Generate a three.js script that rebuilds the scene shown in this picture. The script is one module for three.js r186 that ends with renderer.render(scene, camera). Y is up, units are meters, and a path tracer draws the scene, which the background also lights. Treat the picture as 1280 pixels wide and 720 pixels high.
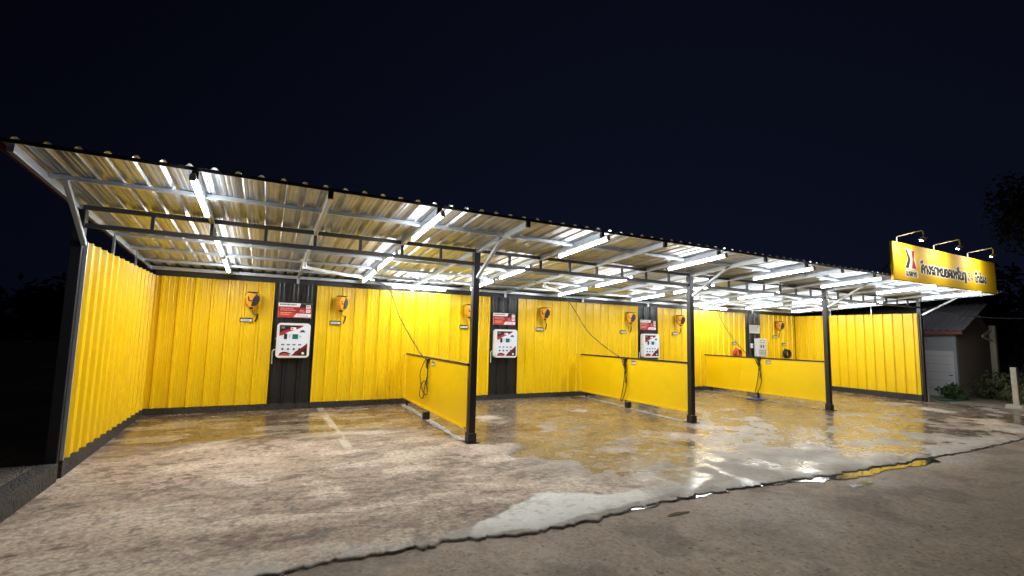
import * as THREE from 'three';
import { mergeGeometries } from 'three/addons/utils/BufferGeometryUtils.js';
import { RoundedBoxGeometry } from 'three/addons/geometries/RoundedBoxGeometry.js';
import { RectAreaLightUniformsLib } from 'three/addons/lights/RectAreaLightUniformsLib.js';

// ------------------------------------------------------------------ camera, sky, moon, exposure
const scene = new THREE.Scene();
const renderer = new THREE.WebGLRenderer({ antialias: true });
renderer.setSize(1024, 576);
renderer.toneMapping = THREE.LinearToneMapping;
renderer.toneMappingExposure = 1.0;
renderer.shadowMap.enabled = true;
RectAreaLightUniformsLib.init();

const camera = new THREE.PerspectiveCamera(63.095, 1024 / 576, 0.05, 600);
{
  const yaw = 0.4770, pitch = 0.1002, roll = 0.0240;
  const f = new THREE.Vector3(Math.sin(yaw) * Math.cos(pitch), Math.sin(pitch), -Math.cos(yaw) * Math.cos(pitch));
  const r0 = new THREE.Vector3(Math.cos(yaw), 0, Math.sin(yaw)), u0 = new THREE.Vector3().crossVectors(r0, f);
  const r = r0.clone().multiplyScalar(Math.cos(roll)).addScaledVector(u0, Math.sin(roll));
  const u = u0.clone().multiplyScalar(Math.cos(roll)).addScaledVector(r0, -Math.sin(roll));
  camera.position.set(1.82, 1.592, 6.597);
  camera.quaternion.setFromRotationMatrix(new THREE.Matrix4().makeBasis(r, u, f.negate()));
}
{ // moonless night sky: deep navy, a little lighter toward the horizon
  const w = 64, h = 32, d = new Float32Array(w * h * 4);
  for (let j = 0; j < h; j++) {
    const e = (j + 0.5) / h * 2 - 1, k = Math.pow(Math.max(0, 1 - Math.abs(e)), 2);
    for (let i = 0; i < w; i++) { const a = 0.22 + 0.84 * Math.pow(0.5 + 0.5 * Math.cos(((i + 0.5) / w - 0.37) * 2 * Math.PI), 4); d.set([a * (0.0013 + 0.0030 * k), a * (0.0015 + 0.0042 * k), a * (0.0036 + 0.0122 * k), 1], (j * w + i) * 4); } // town glow to one side
  }
  const sky = new THREE.DataTexture(d, w, h, THREE.RGBAFormat, THREE.FloatType);
  sky.mapping = THREE.EquirectangularReflectionMapping; sky.magFilter = THREE.LinearFilter; sky.needsUpdate = true;
  scene.background = sky; scene.environment = sky;
}
const moon = new THREE.DirectionalLight(0xdfe6ff, 0.012);
moon.position.set(-20, 40, 25); moon.target.position.set(8, 0, 0); moon.castShadow = true; moon.shadow.radius = 3;
moon.shadow.camera.left = -40; moon.shadow.camera.right = 40; moon.shadow.camera.top = 40; moon.shadow.camera.bottom = -40; moon.shadow.camera.far = 140;
scene.add(moon, moon.target);
const TUBE_GLOW = 47, TUBE_LIGHT = 155, SPOT_POWER = 500;

// ------------------------------------------------------------------ helpers
function rng(seed) { let a = seed >>> 0; return () => { a |= 0; a = a + 0x6D2B79F5 | 0; let t = Math.imul(a ^ a >>> 15, 1 | a); t = t + Math.imul(t ^ t >>> 7, 61 | t) ^ t; return ((t ^ t >>> 14) >>> 0) / 4294967296; }; }
const rand = rng(20240611);
const lat = new Float32Array(65536); { const r = rng(77); for (let i = 0; i < 65536; i++) lat[i] = r(); }
function vn(x, y) {
  const xi = Math.floor(x), yi = Math.floor(y); let fx = x - xi, fy = y - yi; fx = fx * fx * (3 - 2 * fx); fy = fy * fy * (3 - 2 * fy);
  const a = (xi & 255), b = ((xi + 1) & 255), c = (yi & 255) << 8, d = ((yi + 1) & 255) << 8;
  return (lat[a + c] * (1 - fx) + lat[b + c] * fx) * (1 - fy) + (lat[a + d] * (1 - fx) + lat[b + d] * fx) * fy;
}
function fbm(x, y, o = 4) { let s = 0, a = 0.5, t = 0; for (let i = 0; i < o; i++) { s += a * vn(x, y); t += a; x = x * 2.03 + 17.3; y = y * 2.03 + 5.7; a *= 0.5; } return s / t; }
const sm = (a, b, x) => { const t = Math.min(1, Math.max(0, (x - a) / (b - a))); return t * t * (3 - 2 * t); };
const mixc = (a, b, t) => [a[0] + (b[0] - a[0]) * t, a[1] + (b[1] - a[1]) * t, a[2] + (b[2] - a[2]) * t];
const enc = (v) => { v = Math.min(1, Math.max(0, v)); return 255 * (v <= 0.0031308 ? v * 12.92 : 1.055 * Math.pow(v, 1 / 2.4) - 0.055); };
function dataTex(w, h, fn, srgb, wrap = THREE.RepeatWrapping) {
  const d = new Uint8Array(w * h * 4);
  for (let j = 0; j < h; j++) for (let i = 0; i < w; i++) { const c = fn((i + 0.5) / w, (j + 0.5) / h), o = (j * w + i) * 4; if (srgb) { d[o] = enc(c[0]); d[o + 1] = enc(c[1]); d[o + 2] = enc(c[2]); } else { d[o] = c[0] * 255; d[o + 1] = c[1] * 255; d[o + 2] = c[2] * 255; } d[o + 3] = 255; }
  const t = new THREE.DataTexture(d, w, h, THREE.RGBAFormat); t.wrapS = t.wrapT = wrap; t.magFilter = THREE.LinearFilter; t.minFilter = THREE.LinearFilter;
  if (srgb) t.colorSpace = THREE.SRGBColorSpace; t.needsUpdate = true; return t;
}
const lin = (r, g, b) => new THREE.Color().setRGB(r, g, b);
const mat = (c, rough, o = {}) => new THREE.MeshStandardMaterial({ color: Array.isArray(c) ? lin(...c) : c, roughness: rough, side: THREE.DoubleSide, ...o });

const taken = {};
function numbered(n) { const k = taken[n] = (taken[n] ?? -1) + 1; return k ? `${n}_${String(k).padStart(3, '0')}` : n; }
function tag(o, label, category, group, kind) { o.userData.label = label; if (category) o.userData.category = category; if (group) o.userData.group = group; if (kind) o.userData.kind = kind; return o; }
function thing(name, pos, label, category, group) { const g = new THREE.Group(); g.name = numbered(name); g.position.set(...pos); scene.add(g); return tag(g, label, category, group); }
function mesh(name, geo, m, parent) { const o = new THREE.Mesh(geo, m); o.name = parent && parent !== scene ? name : numbered(name); o.castShadow = o.receiveShadow = true; (parent || scene).add(o); return o; }
function structure(name, geo, m, label) { const o = mesh(name, geo, m, scene); o.userData.kind = 'structure'; if (label) o.userData.label = label; return o; }
const merge = (a) => mergeGeometries(a.map((g) => { g = g.index ? g.toNonIndexed() : g; for (const k of Object.keys(g.attributes)) if (!['position', 'normal', 'uv'].includes(k)) g.deleteAttribute(k); return g; }));
const box = (w, h, d, x = 0, y = 0, z = 0) => new THREE.BoxGeometry(w, h, d).translate(x, y, z);
const rbox = (w, h, d, r, x = 0, y = 0, z = 0) => new RoundedBoxGeometry(w, h, d, 2, r).translate(x, y, z);
const wbox = (...a) => worldUv(box(...a), 8);
const cyl = (r1, r2, h, n = 16) => new THREE.CylinderGeometry(r1, r2, h, n);
function bar(a, b, w, h) { // rectangular bar from a to b
  const A = new THREE.Vector3(...a), B = new THREE.Vector3(...b), L = A.distanceTo(B);
  const g = new RoundedBoxGeometry(w, h, L, 1, Math.min(w, h) * 0.08), o = new THREE.Object3D(); o.position.copy(A).lerp(B, 0.5); o.lookAt(B); o.updateMatrix(); return g.applyMatrix4(o.matrix);
}
function tubeGeo(pts, r, seg = 60, rad = 7, tension = 0.5) { return new THREE.TubeGeometry(new THREE.CatmullRomCurve3(pts.map((p) => new THREE.Vector3(...p)), false, 'catmullrom', tension), seg, r, rad, false); }

// ------------------------------------------------------------------ main dimensions (metres)
const W = 4.6, D = 3.6, BASE = 0.185, HW = 2.494, XR = 4 * W;
const ZE = 1.645, ZB = -3.72, SL = 0.0660, roofY = (z) => 2.905 + SL * z; // underside of the roof pans
const floorY = (z) => z < 0 ? 0.07 * Math.min(1, -z / D) : -0.03 * Math.min(1, z / 3);

// ------------------------------------------------------------------ surface textures
// Painted steel: faint water marks and grime specks, in metres
const sheetMap = dataTex(1024, 1024, (u, v) => {
  const x = u * 4, y = v * 4;
  const run = fbm(x * 16, y * 1.2 + 3, 3), sp = fbm(x * 40, y * 40, 2), big = fbm(x * 1.3 + 9, y * 1.1, 3);
  let k = 0.95 + 0.05 * big; k -= 0.05 * sm(0.70, 0.86, sp);
  return [k, k, k];
}, true);
const sheetRough = dataTex(512, 512, (u, v) => { const r = 0.5 + 0.25 * (fbm(u * 8, v * 8, 4) - 0.5) + 0.2 * (fbm(u * 90, v * 90, 2) - 0.5); return [r, r, r]; }, false);
const galvMap = dataTex(1024, 1024, (u, v) => {
  const s = fbm(u * 60, v * 60, 2), st = fbm(u * 80, v * 3, 3), b = fbm(u * 5 + 3, v * 5, 4);
  const k = 0.52 + 0.12 * (s - 0.5) + 0.16 * (st - 0.5) + 0.22 * (b - 0.5); const d = sm(0.56, 0.7, b) * 0.18; return [k * 0.90 * (1 - d * 0.6), k * 0.98 * (1 - d * 0.75), k * (1.10 - d)];
}, true);
const galvRough = dataTex(512, 512, (u, v) => { const r = 0.42 + 0.25 * (fbm(u * 8, v * 8, 4) - 0.5) + 0.2 * (fbm(u * 70, v * 4, 2) - 0.5); return [r, r, r]; }, false);

// Concrete pad: x -0.3..21.7, z -3.75..3.15
const PX0 = -0.3, PW = 22, PZ0 = -3.75, PD = 7.1;
const ridge = (x, y, o = 4) => 1 - Math.abs(2 * fbm(x, y, o) - 1);
const padWet = (x, z) => {
  const n = fbm(x * 0.9 + 4, z * 1.1 + 9, 4), f = fbm(x * 2.6 + 31, z * 3.4 + 3, 5), run = ridge(x * 0.55 + z * 0.16 + 0.3 * n + 50, z * 0.5 + x * 0.1, 4);
  // first bay: only the back half is wet
  const first = -1.0 - z + 1.9 * (n - 0.5) + 0.5 * (f - 0.5), side = sm(4.1, 5.3, x + 1.1 * (f - 0.5) + (z < -0.1 ? 0.2 : 0));
  let bias;
  if (x < 19.2) bias = Math.min(0.85, (2.75 - z) * 0.7) + 2.5 * (n - 0.5) + 1.7 * (f - 0.5) - 0.25 * sm(-1.2, 1.2, z) + 0.9 * sm(0.86, 0.97, run) - 0.7 * sm(6.2, 4.6, x) * sm(0.2, 1.6, z) - 1.2 * sm(17.6, 19.2, x);
  else bias = -1;
  bias = first + (bias - first) * side;
  return sm(-0.36, 0.5, bias + 0.25 * (f - 0.5));
};
// outline of the pale repair mortar by the road edge
const MORTAR = [[3.43, 2.83], [3.54, 2.72], [3.77, 2.62], [4.15, 2.43], [4.39, 2.28], [4.75, 2.38], [4.98, 2.53], [5.3, 2.6], [5.75, 2.55], [6.1, 2.72], [5.6, 2.85], [5.1, 2.88], [4.66, 2.94], [4.34, 2.97], [4.04, 3.01], [3.79, 2.98], [3.53, 3.0], [3.38, 2.98]];
const patchIn = (x, z) => {
  if (x < 3.1 || x > 6.5 || z < 2.0) return 0;
  const wx = x + 0.16 * (fbm(x * 4, z * 4 + 9, 4) - 0.5), wz = z + 0.12 * (fbm(x * 4 + 20, z * 4, 4) - 0.5); let inside = false, dist = 9;
  for (let i = 0, k = MORTAR.length - 1; i < MORTAR.length; k = i++) { const [ax, az] = MORTAR[i], [bx, bz] = MORTAR[k]; if ((az > wz) !== (bz > wz) && wx < (bx - ax) * (wz - az) / (bz - az) + ax) inside = !inside; const t = Math.min(1, Math.max(0, ((wx - ax) * (bx - ax) + (wz - az) * (bz - az)) / ((bx - ax) ** 2 + (bz - az) ** 2))); dist = Math.min(dist, Math.hypot(wx - ax - t * (bx - ax), wz - az - t * (bz - az))); }
  return sm(-0.02, 0.03, inside ? dist : -dist) * (1 - 0.75 * sm(4.9, 6.0, x));
};
const padTex = (X0, XW, tw, th, fine) => dataTex(tw, th, (u, v) => {
  const x = X0 + u * XW, z = PZ0 + v * PD, wx = x + 0.9 * (fbm(x * 0.7 + 5, z * 0.8, 3) - 0.5), wz = z + 0.9 * (fbm(x * 0.7 + 90, z * 0.8 + 40, 3) - 0.5);
  const a = fbm(wx * 0.4 + 2, wz * 0.5 + 40, 4), b = fbm(wx * 1.7 + 12, wz * 3.4 + 7, 6), c = fbm(x * 12, z * 16, 4), g = fbm(x * 40, z * 46, 2), e = ridge(wx * 1.1 + 31, wz * 2.6 + 15, 5);
  let col = mixc([0.425, 0.318, 0.234], [0.285, 0.208, 0.150], sm(0.32, 0.66, a));
  col = mixc(col, [0.53, 0.425, 0.325], 0.8 * sm(0.50, 0.68, b));
  col = mixc(col, [0.14, 0.103, 0.074], 0.85 * sm(0.49, 0.33, b) * sm(0.35, 0.6, c));
  col = mixc(col, [0.13, 0.10, 0.078], 0.5 * sm(0.90, 0.985, e) * sm(0.38, 0.55, a));
  col = mixc(col, [0.10, 0.08, 0.062], 0.5 * sm(0.60, 0.76, c));
  const q = (0.52 + 0.96 * g) * (fine ? 0.86 + 0.28 * vn(x * 118, z * 118) : 1); col = col.map((k) => k * q);
  const right = sm(4.2, 6.0, x); col = mixc(col, mixc(col, [0.36, 0.335, 0.295], 0.55), right * sm(0.35, 0.6, fbm(x + 77, z * 1.4, 3)));
  // lime and soap residue by the back of the first bay and under the dividers
  const l1 = sm(0.53, 0.62, fbm(x * 1.5 + 60, z * 6 + 2, 5)) * sm(-3.5, -3.1, z) * sm(-0.7, -1.6, z) * sm(4.6, 4.2, x); col = mixc(col, [0.60, 0.54, 0.45], 0.8 * l1);
  const stripe = sm(0.075, 0.04, Math.abs(x - 2.9 - 0.02 * (z + 1))) * sm(-0.1, -0.4, z) * sm(0.28, 0.44, fbm(x * 6, z * 5 + 1, 3));
  const ap = sm(18.3, 19.4, x + 1.2 * (b - 0.5)); col = mixc(col, mixc([0.42, 0.35, 0.27], [0.31, 0.25, 0.19], b), ap);
  const wet = padWet(x, z); col = col.map((k, i) => k * (1 - wet * [0.50, 0.54, 0.60][i]));
  col = mixc(col, [0.56, 0.50, 0.41], 0.6 * stripe);
  const p = patchIn(x, z), pc = 0.70 + 0.26 * (b - 0.5) + 0.14 * (g - 0.5) - 0.16 * sm(0.60, 0.76, c); col = mixc(col, [pc, pc * 0.965, pc * 0.88], p);
  const edge = sm(2.62, 2.9, z + 0.5 * (fbm(x * 2.2, 9, 3) - 0.5)) * sm(0.42, 0.55, fbm(x * 3.5 + 5, z * 5, 4)) * (x < 3.6 ? 1 : 0.5); col = mixc(col, [0.52, 0.48, 0.42], 0.8 * edge);
  return col;
}, true, THREE.ClampToEdgeWrapping);
const padRough = (X0, XW, tw, th) => dataTex(tw, th, (u, v) => {
  const x = X0 + u * XW, z = PZ0 + v * PD, wet = padWet(x, z) * (1 - 0.85 * patchIn(x, z)), f = fbm(x * 6 + 3, z * 9, 4), c = fbm(x * 20, z * 26, 3);
  const wr = 0.15 + 0.15 * sm(0.4, 0.75, f) + 0.08 * c, dr = 0.66 + 0.2 * c, r = dr + (wr - dr) * wet; return [r, r, r];
}, false, THREE.ClampToEdgeWrapping);
const padBump = (X0, XW, tw, th, fine) => dataTex(tw, th, (u, v) => {
  const x = X0 + u * XW, z = PZ0 + v * PD, wet = padWet(x, z);
  let h = 0.5 + 0.4 * (fbm(x * 2.2, z * 3, 4) - 0.5) + (0.34 - 0.22 * wet) * (fbm(x * 14, z * 18, 4) - 0.5) + (0.25 - 0.21 * wet) * (fbm(x * 45, z * 60, 2) - 0.5) + (fine ? (0.12 - 0.1 * wet) * (vn(x * 118, z * 118) - 0.5) : 0) + 0.25 * patchIn(x, z); h = Math.min(1, Math.max(0, h)); return [h, h, h];
}, false, THREE.ClampToEdgeWrapping);
// Road: brown grey worn asphalt with stones, oil and damp, 16 x 8 m
const roadTex = dataTex(2048, 1024, (u, v) => {
  const x = u * 16, z = v * 8, a = fbm(x * 0.5 + 3, z * 0.6, 5), b = fbm(x * 2.1 + 9, z * 2.6, 4), s = vn(x * 60, z * 60), s2 = vn(x * 31 + 7, z * 31), g = fbm(x * 22, z * 22, 2);
  let col = mixc([0.40, 0.308, 0.222], [0.285, 0.215, 0.155], sm(0.35, 0.65, a));
  col = mixc(col, [0.095, 0.074, 0.056], 0.45 * sm(0.54, 0.72, b));
  col = mixc(col, [0.30, 0.24, 0.18], 0.5 * sm(0.56, 0.7, fbm(x * 1.1 + 20, z * 3.2 + 4, 4)));
  col = mixc(col, [0.040, 0.032, 0.025], 0.6 * sm(0.78, 0.9, s2) * sm(0.35, 0.6, g));
  const k = 0.72 + 0.40 * s + 0.35 * (g - 0.3); return col.map((c) => c * k);
}, true, THREE.MirroredRepeatWrapping);
const roadRough = dataTex(1024, 512, (u, v) => { const x = u * 16, z = v * 8, r = 0.80 + 0.25 * (fbm(x * 8, z * 8, 3) - 0.5) - 0.15 * sm(0.55, 0.75, fbm(x * 0.9 + 13, z * 1.3 + 2, 4)); return [r, r, r]; }, false, THREE.MirroredRepeatWrapping);
const roadBump = dataTex(2048, 1024, (u, v) => { const x = u * 16, z = v * 8, h = 0.45 * vn(x * 60, z * 60) + 0.35 * vn(x * 31 + 7, z * 31) + 0.25 * fbm(x * 3, z * 3, 3); return [h, h, h]; }, false, THREE.MirroredRepeatWrapping);

// ------------------------------------------------------------------ materials
const M = {
  post: mat([0.012, 0.012, 0.014], 0.38), chord: mat([0.035, 0.036, 0.040], 0.45), silver: mat([0.56, 0.61, 0.67], 0.40, { metalness: 0.75, roughnessMap: null }),
  black: mat([0.010, 0.010, 0.012], 0.33, { roughnessMap: null }), footing: mat([0.11, 0.12, 0.15], 0.8, { map: roadTex, bumpMap: roadBump, bumpScale: 0.02 }), white: mat([0.75, 0.76, 0.76], 0.45), dark: mat([0.012, 0.012, 0.012], 0.5), hose: mat([0.015, 0.013, 0.012], 0.45),
  orange: mat([0.74, 0.31, 0.01], 0.4), red: mat([0.45, 0.02, 0.03], 0.4), grey: mat([0.22, 0.22, 0.22], 0.7), blackHub: mat([0.012, 0.011, 0.016], 0.4), green: mat([0.03, 0.22, 0.15], 0.4), blue: mat([0.03, 0.05, 0.16], 0.6),
  galv: new THREE.MeshStandardMaterial({ color: 0xffffff, map: galvMap, roughnessMap: galvRough, roughness: 0.95, metalness: 0.9, side: THREE.DoubleSide }),
  glow: new THREE.MeshStandardMaterial({ color: 0xffffff, emissive: lin(0.95, 0.985, 1.0), emissiveIntensity: TUBE_GLOW, roughness: 0.4 }),
};
M.yellow = new THREE.MeshPhysicalMaterial({ color: lin(0.87, 0.565, 0.0008), map: sheetMap, roughness: 0.72, roughnessMap: sheetRough, side: THREE.DoubleSide, clearcoat: 0.15, clearcoatRoughness: 0.3 });
M.blackSheet = new THREE.MeshStandardMaterial({ color: lin(0.014, 0.014, 0.016), map: sheetMap, roughness: 0.65, roughnessMap: sheetRough, side: THREE.DoubleSide });

// ------------------------------------------------------------------ ground, pad, gutter water
{
  const g = new THREE.PlaneGeometry(500, 500).rotateX(-Math.PI / 2).translate(0, -0.060, 0), p = g.attributes.position, uv = g.attributes.uv;
  for (let i = 0; i < p.count; i++) uv.setXY(i, (p.getX(i) + 1.3) / 16, (p.getZ(i) - 2.6) / 8);
  structure('asphalt_road', g, new THREE.MeshStandardMaterial({ map: roadTex, roughness: 1, roughnessMap: roadRough, bumpMap: roadBump, bumpScale: 0.005 }), 'worn brown grey asphalt road in front of the concrete pad');
}
const EDGE = [[-1, 2.9], [1.86, 2.89], [2.5, 2.86], [2.75, 2.92], [3.2, 2.90], [3.7, 3.01], [4.3, 3.02], [5.2, 2.94], [5.9, 2.91], [7, 2.985], [8.2, 3.06], [9.9, 3.12], [11.4, 3.17], [14, 3.15], [30, 3.15]];
const padEdge = (x) => { let k = 1; while (x > EDGE[k][0]) k++; const [a, p] = EDGE[k - 1], [b, q] = EDGE[k]; return p + (q - p) * (x - a) / (b - a) + 0.05 * (fbm(x * 3 + 3, 1.5, 3) - 0.5) + 0.17 * (fbm(x * 11, 8.5, 5) - 0.5); };
const SPLIT = 7.4;
for (const [X0, X1, nx, tw, th, fine] of [[PX0, SPLIT, 420, 2048, 1600, true], [SPLIT, PX0 + PW, 520, 2048, 1024, false]]) { // near and far slab, cast apart
  const nz = 60, pos = [], uv = [], idx = [], row = nz + 3, XW = X1 - X0;
  for (let i = 0; i <= nx; i++) {
    const x = X0 + XW * i / nx, ze = padEdge(x), U = (x - X0) / XW;
    for (let j = 0; j <= nz; j++) {
      const z = PZ0 + 0.03 + (ze - PZ0 - 0.03) * j / nz, e = sm(0.12, 0, ze - z);
      pos.push(x, floorY(z) + 0.010 * (fbm(x * 0.8, z * 0.9, 3) - 0.5) - (0.004 + 0.010 * vn(x * 1.3, 40)) * e, z); uv.push(U, (z - PZ0) / PD);
    }
    const rag = 0.02 * (vn(x * 9, 3) - 0.5);
    pos.push(x, -0.048 + 0.008 * (vn(x * 5, 7) - 0.5), ze + 0.018 + rag); uv.push(U, (ze - PZ0) / PD); pos.push(x, -0.09, ze + 0.03 + rag); uv.push(U, (ze - PZ0) / PD);
  }
  for (let i = 0; i < nx; i++) for (let j = 0; j < row - 1; j++) { const a = i * row + j, b = a + 1, c = a + row, d = c + 1; idx.push(a, b, c, b, d, c); }
  const g = new THREE.BufferGeometry(); g.setAttribute('position', new THREE.Float32BufferAttribute(pos, 3)); g.setAttribute('uv', new THREE.Float32BufferAttribute(uv, 2)); g.setIndex(idx); g.computeVertexNormals();
  structure('concrete_pad', g, new THREE.MeshStandardMaterial({ map: padTex(X0, XW, tw, th, fine), roughness: 1, roughnessMap: padRough(X0, XW, 1024, 1024), bumpMap: padBump(X0, XW, tw, th, fine), bumpScale: 0.010, side: THREE.DoubleSide }), fine ? 'stained tan concrete wash floor, mostly dry, beside the kerb' : 'wet stained concrete wash floor of the bays nearer the hut');
}
{ // water standing in the gap between pad and road
  const shape = (x0, x1, f0, f1) => { const a = [], b = []; for (let x = x0; x <= x1 + 1e-6; x += 0.06) { const t = Math.min(1, (x - x0) / 0.3, (x1 - x) / 0.3); const m = (f0(x) + f1(x)) / 2; a.push(new THREE.Vector2(x, -(m + (f0(x) - m) * t))); b.push(new THREE.Vector2(x, -(m + (f1(x) - m) * t))); } return new THREE.ShapeGeometry(new THREE.Shape([...a, ...b.reverse()])).rotateX(-Math.PI / 2).translate(0, -0.0525, 0); };
  const wm = new THREE.MeshStandardMaterial({ color: lin(0.035, 0.032, 0.028), roughness: 0.07, side: THREE.DoubleSide });
  structure('gutter_water', shape(4.9, 10.7, (x) => padEdge(x) - 0.02, (x) => padEdge(x) + 0.05 + 0.11 * sm(6.6, 8.4, x) * sm(10.7, 10.4, x) + 0.14 * (fbm(x * 2.3, 4, 4) - 0.47)), wm, 'thin strip of water standing along the pad edge');
  const puddle = (cx, cz, rx, rz, s) => { const pts = []; for (let k = 0; k < 40; k++) { const t = k / 40 * 2 * Math.PI, q = 0.7 + 0.6 * fbm(2 + Math.cos(t) * 1.3 + s, 2 + Math.sin(t) * 1.3 + s, 3); pts.push(new THREE.Vector2(cx + Math.cos(t) * rx * q, -(cz + Math.sin(t) * rz * q))); } structure('puddle', new THREE.ShapeGeometry(new THREE.Shape(pts)).rotateX(-Math.PI / 2).translate(0, -0.0555, 0), wm); };
  puddle(8.15, 3.42, 0.22, 0.06, 3); puddle(5.4, 3.22, 0.15, 0.03, 21);
}

// ------------------------------------------------------------------ corrugated sheets
// profile across u (0..w), ribs of the given pitch; returned in x (across), y (along), z (rib height)
function sheetGeo(w, len, pitch, ribH, phase, base = 0.066, top = 0.028, minor = 0.004) {
  const xs = new Map(); const put = (x, h) => { if (x >= -1e-6 && x <= w + 1e-6) xs.set(Math.round(x * 1e5), h); };
  const hAt = (x) => { const t = ((x - phase) % pitch + pitch) % pitch, c = Math.abs(t - pitch / 2); if (c < top / 2) return ribH; if (c < base / 2) return ribH * (base / 2 - c) / (base / 2 - top / 2); const q = Math.abs(c - (pitch / 2 + base / 2) / 2 * 1.12); return q < 0.012 ? minor * (1 - q / 0.012) : 0; };
  put(0, hAt(0)); put(w, hAt(w));
  for (let k = -1; k * pitch < w + pitch; k++) { const c = phase + (k + 0.5) * pitch; for (const d of [base / 2, top / 2, top / 2 - 0.004, 0]) for (const s of [-1, 1]) put(c + s * d, hAt(c + s * d)); const m = (pitch / 2 + base / 2) / 2 * 1.12; for (const s of [-1, 1]) for (const d of [-0.012, 0, 0.012]) put(c + s * (m + d), hAt(c + s * (m + d))); }
  const keys = [...xs.keys()].sort((a, b) => a - b), pos = [], uv = [], nor = [];
  const P = keys.map((k) => [k / 1e5, xs.get(k)]);
  const quad = (a, b) => { const nx = -(b[1] - a[1]), nz = b[0] - a[0], l = Math.hypot(nx, nz) || 1; for (const [q, y] of [[a, 0], [b, 0], [b, len], [a, 0], [b, len], [a, len]]) { pos.push(q[0], y, q[1]); nor.push(nx / l, 0, nz / l); uv.push(q[0] / 4, y / 4); } };
  for (let i = 0; i + 1 < P.length; i++) quad(P[i], P[i + 1]);
  const g = new THREE.BufferGeometry(); g.setAttribute('position', new THREE.Float32BufferAttribute(pos, 3)); g.setAttribute('normal', new THREE.Float32BufferAttribute(nor, 3)); g.setAttribute('uv', new THREE.Float32BufferAttribute(uv, 2)); return g;
}
const shiftUv = (g) => { const a = rand(), b = rand(), uv = g.attributes.uv; for (let i = 0; i < uv.count; i++) uv.setXY(i, uv.getX(i) + a, uv.getY(i) + b); return g; };

// ------------------------------------------------------------------ walls
const worldUv = (g, k) => { const p = g.attributes.position, n = g.attributes.normal, uv = g.attributes.uv; for (let i = 0; i < p.count; i++) { const ax = Math.abs(n.getX(i)), ay = Math.abs(n.getY(i)); if (ay > 0.6) uv.setXY(i, p.getX(i) / k, p.getZ(i) / k); else if (ax > 0.6) uv.setXY(i, p.getZ(i) / k, p.getY(i) / k); else uv.setXY(i, p.getX(i) / k, p.getY(i) / k); } return g; };
const PITCH = 0.2533;
function sheetRun(parent, x0, list, h) { // list of [width, material, name]; laid along the parent's x from x0
  let x = x0, k = 0;
  for (const [w, m, n] of list) { const o = mesh(n || 'wall_sheet', shiftUv(sheetGeo(w, h, PITCH, 0.036, ((x0 - x) % PITCH + PITCH) % PITCH)), m, parent); o.position.set(x, BASE, 0.001 + 0.0016 * (k % 2)); o.rotation.y = (rand() - 0.5) * 0.008; x += w; k++; }
}
const yel = () => M.yellow;
{
  const t = thing('back_wall', [0, 0, -D], 'long back wall of yellow ribbed metal sheets with black ribbed strips', 'wall');
  for (let b = 0; b < 4; b++) sheetRun(t, b * W, [[0.76, yel()], [0.76, yel()], [0.38, yel()], [0.76, M.blackSheet, 'black_sheet'], [0.76, yel()], [0.76, yel()], [0.42, yel()]], HW - BASE);
  mesh('footing', wbox(XR + 0.2, BASE + 0.3, 0.13, XR / 2, (BASE - 0.3) / 2, -0.045), M.footing, t);
  mesh('top_rail', bar([0, HW + 0.075, -0.06], [XR, HW + 0.075, -0.06], 0.05, 0.15), M.chord, t);
  for (let b = 0; b < 4; b++) for (const s of [0.5, 1]) if (b * W + s * W < XR) mesh('rail_stub', box(0.05, 0.16, 0.03, (b + s) * W, HW + 0.09, 0.02), M.silver, t);
}
function sideWall(x, dir, label) { // dir +1: ribs face +x (left wall), -1: face -x
  const t = thing('side_wall', [x, 0, 0], label, 'wall'), g = new THREE.Group();
  const L = D - 0.03; let s = 0, k = 0;
  while (s < L - 1e-3) { const w = Math.min(0.76, L - s), o = mesh('wall_sheet', shiftUv(sheetGeo(w, HW - BASE, PITCH, 0.036, ((-s) % PITCH + PITCH) % PITCH)), yel(), t); o.rotation.y = dir * Math.PI / 2; o.position.set(dir * 0.0016 * (k % 2), BASE, dir > 0 ? -s - 0.03 : -D + s + 0.03); s += w; k++; }
  mesh('footing', wbox(0.14, BASE + 0.3, D - 0.06, -dir * 0.05, (BASE - 0.3) / 2, -D / 2 + 0.0), M.footing, t);
  mesh('edge_trim', box(0.03, HW - BASE, 0.02, dir * 0.012, (HW + BASE) / 2, -0.018), dir > 0 ? M.silver : M.post, t);
  for (const z of [-1.2, -2.4]) mesh('rail_stub', box(0.025, roofY(z) - HW + 0.1, 0.025, -dir * 0.04, (roofY(z) + HW - 0.1) / 2, z), M.silver, t);
  return t;
}
sideWall(0, 1, 'yellow ribbed metal side wall with thick black footing beside the low kerb');
sideWall(XR, -1, 'yellow ribbed metal side wall beside the tiled hut');
{
  const t = thing('kerb', [0, 0, 0], 'low dark concrete kerb running on from side wall toward the road', 'kerb');
  mesh('kerb_body', worldUv(rbox(0.16, 0.36, 2.9, 0.015, -0.06, 0.0, 1.53), 8), M.footing, t);
  mesh('kerb_cap', worldUv(rbox(0.34, 0.22, 2.9, 0.02, -0.312, 0.07, 1.53), 8), mat([0.26, 0.27, 0.29], 0.95, { map: roadTex, bumpMap: roadBump, bumpScale: 0.03 }), t);
}
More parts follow.
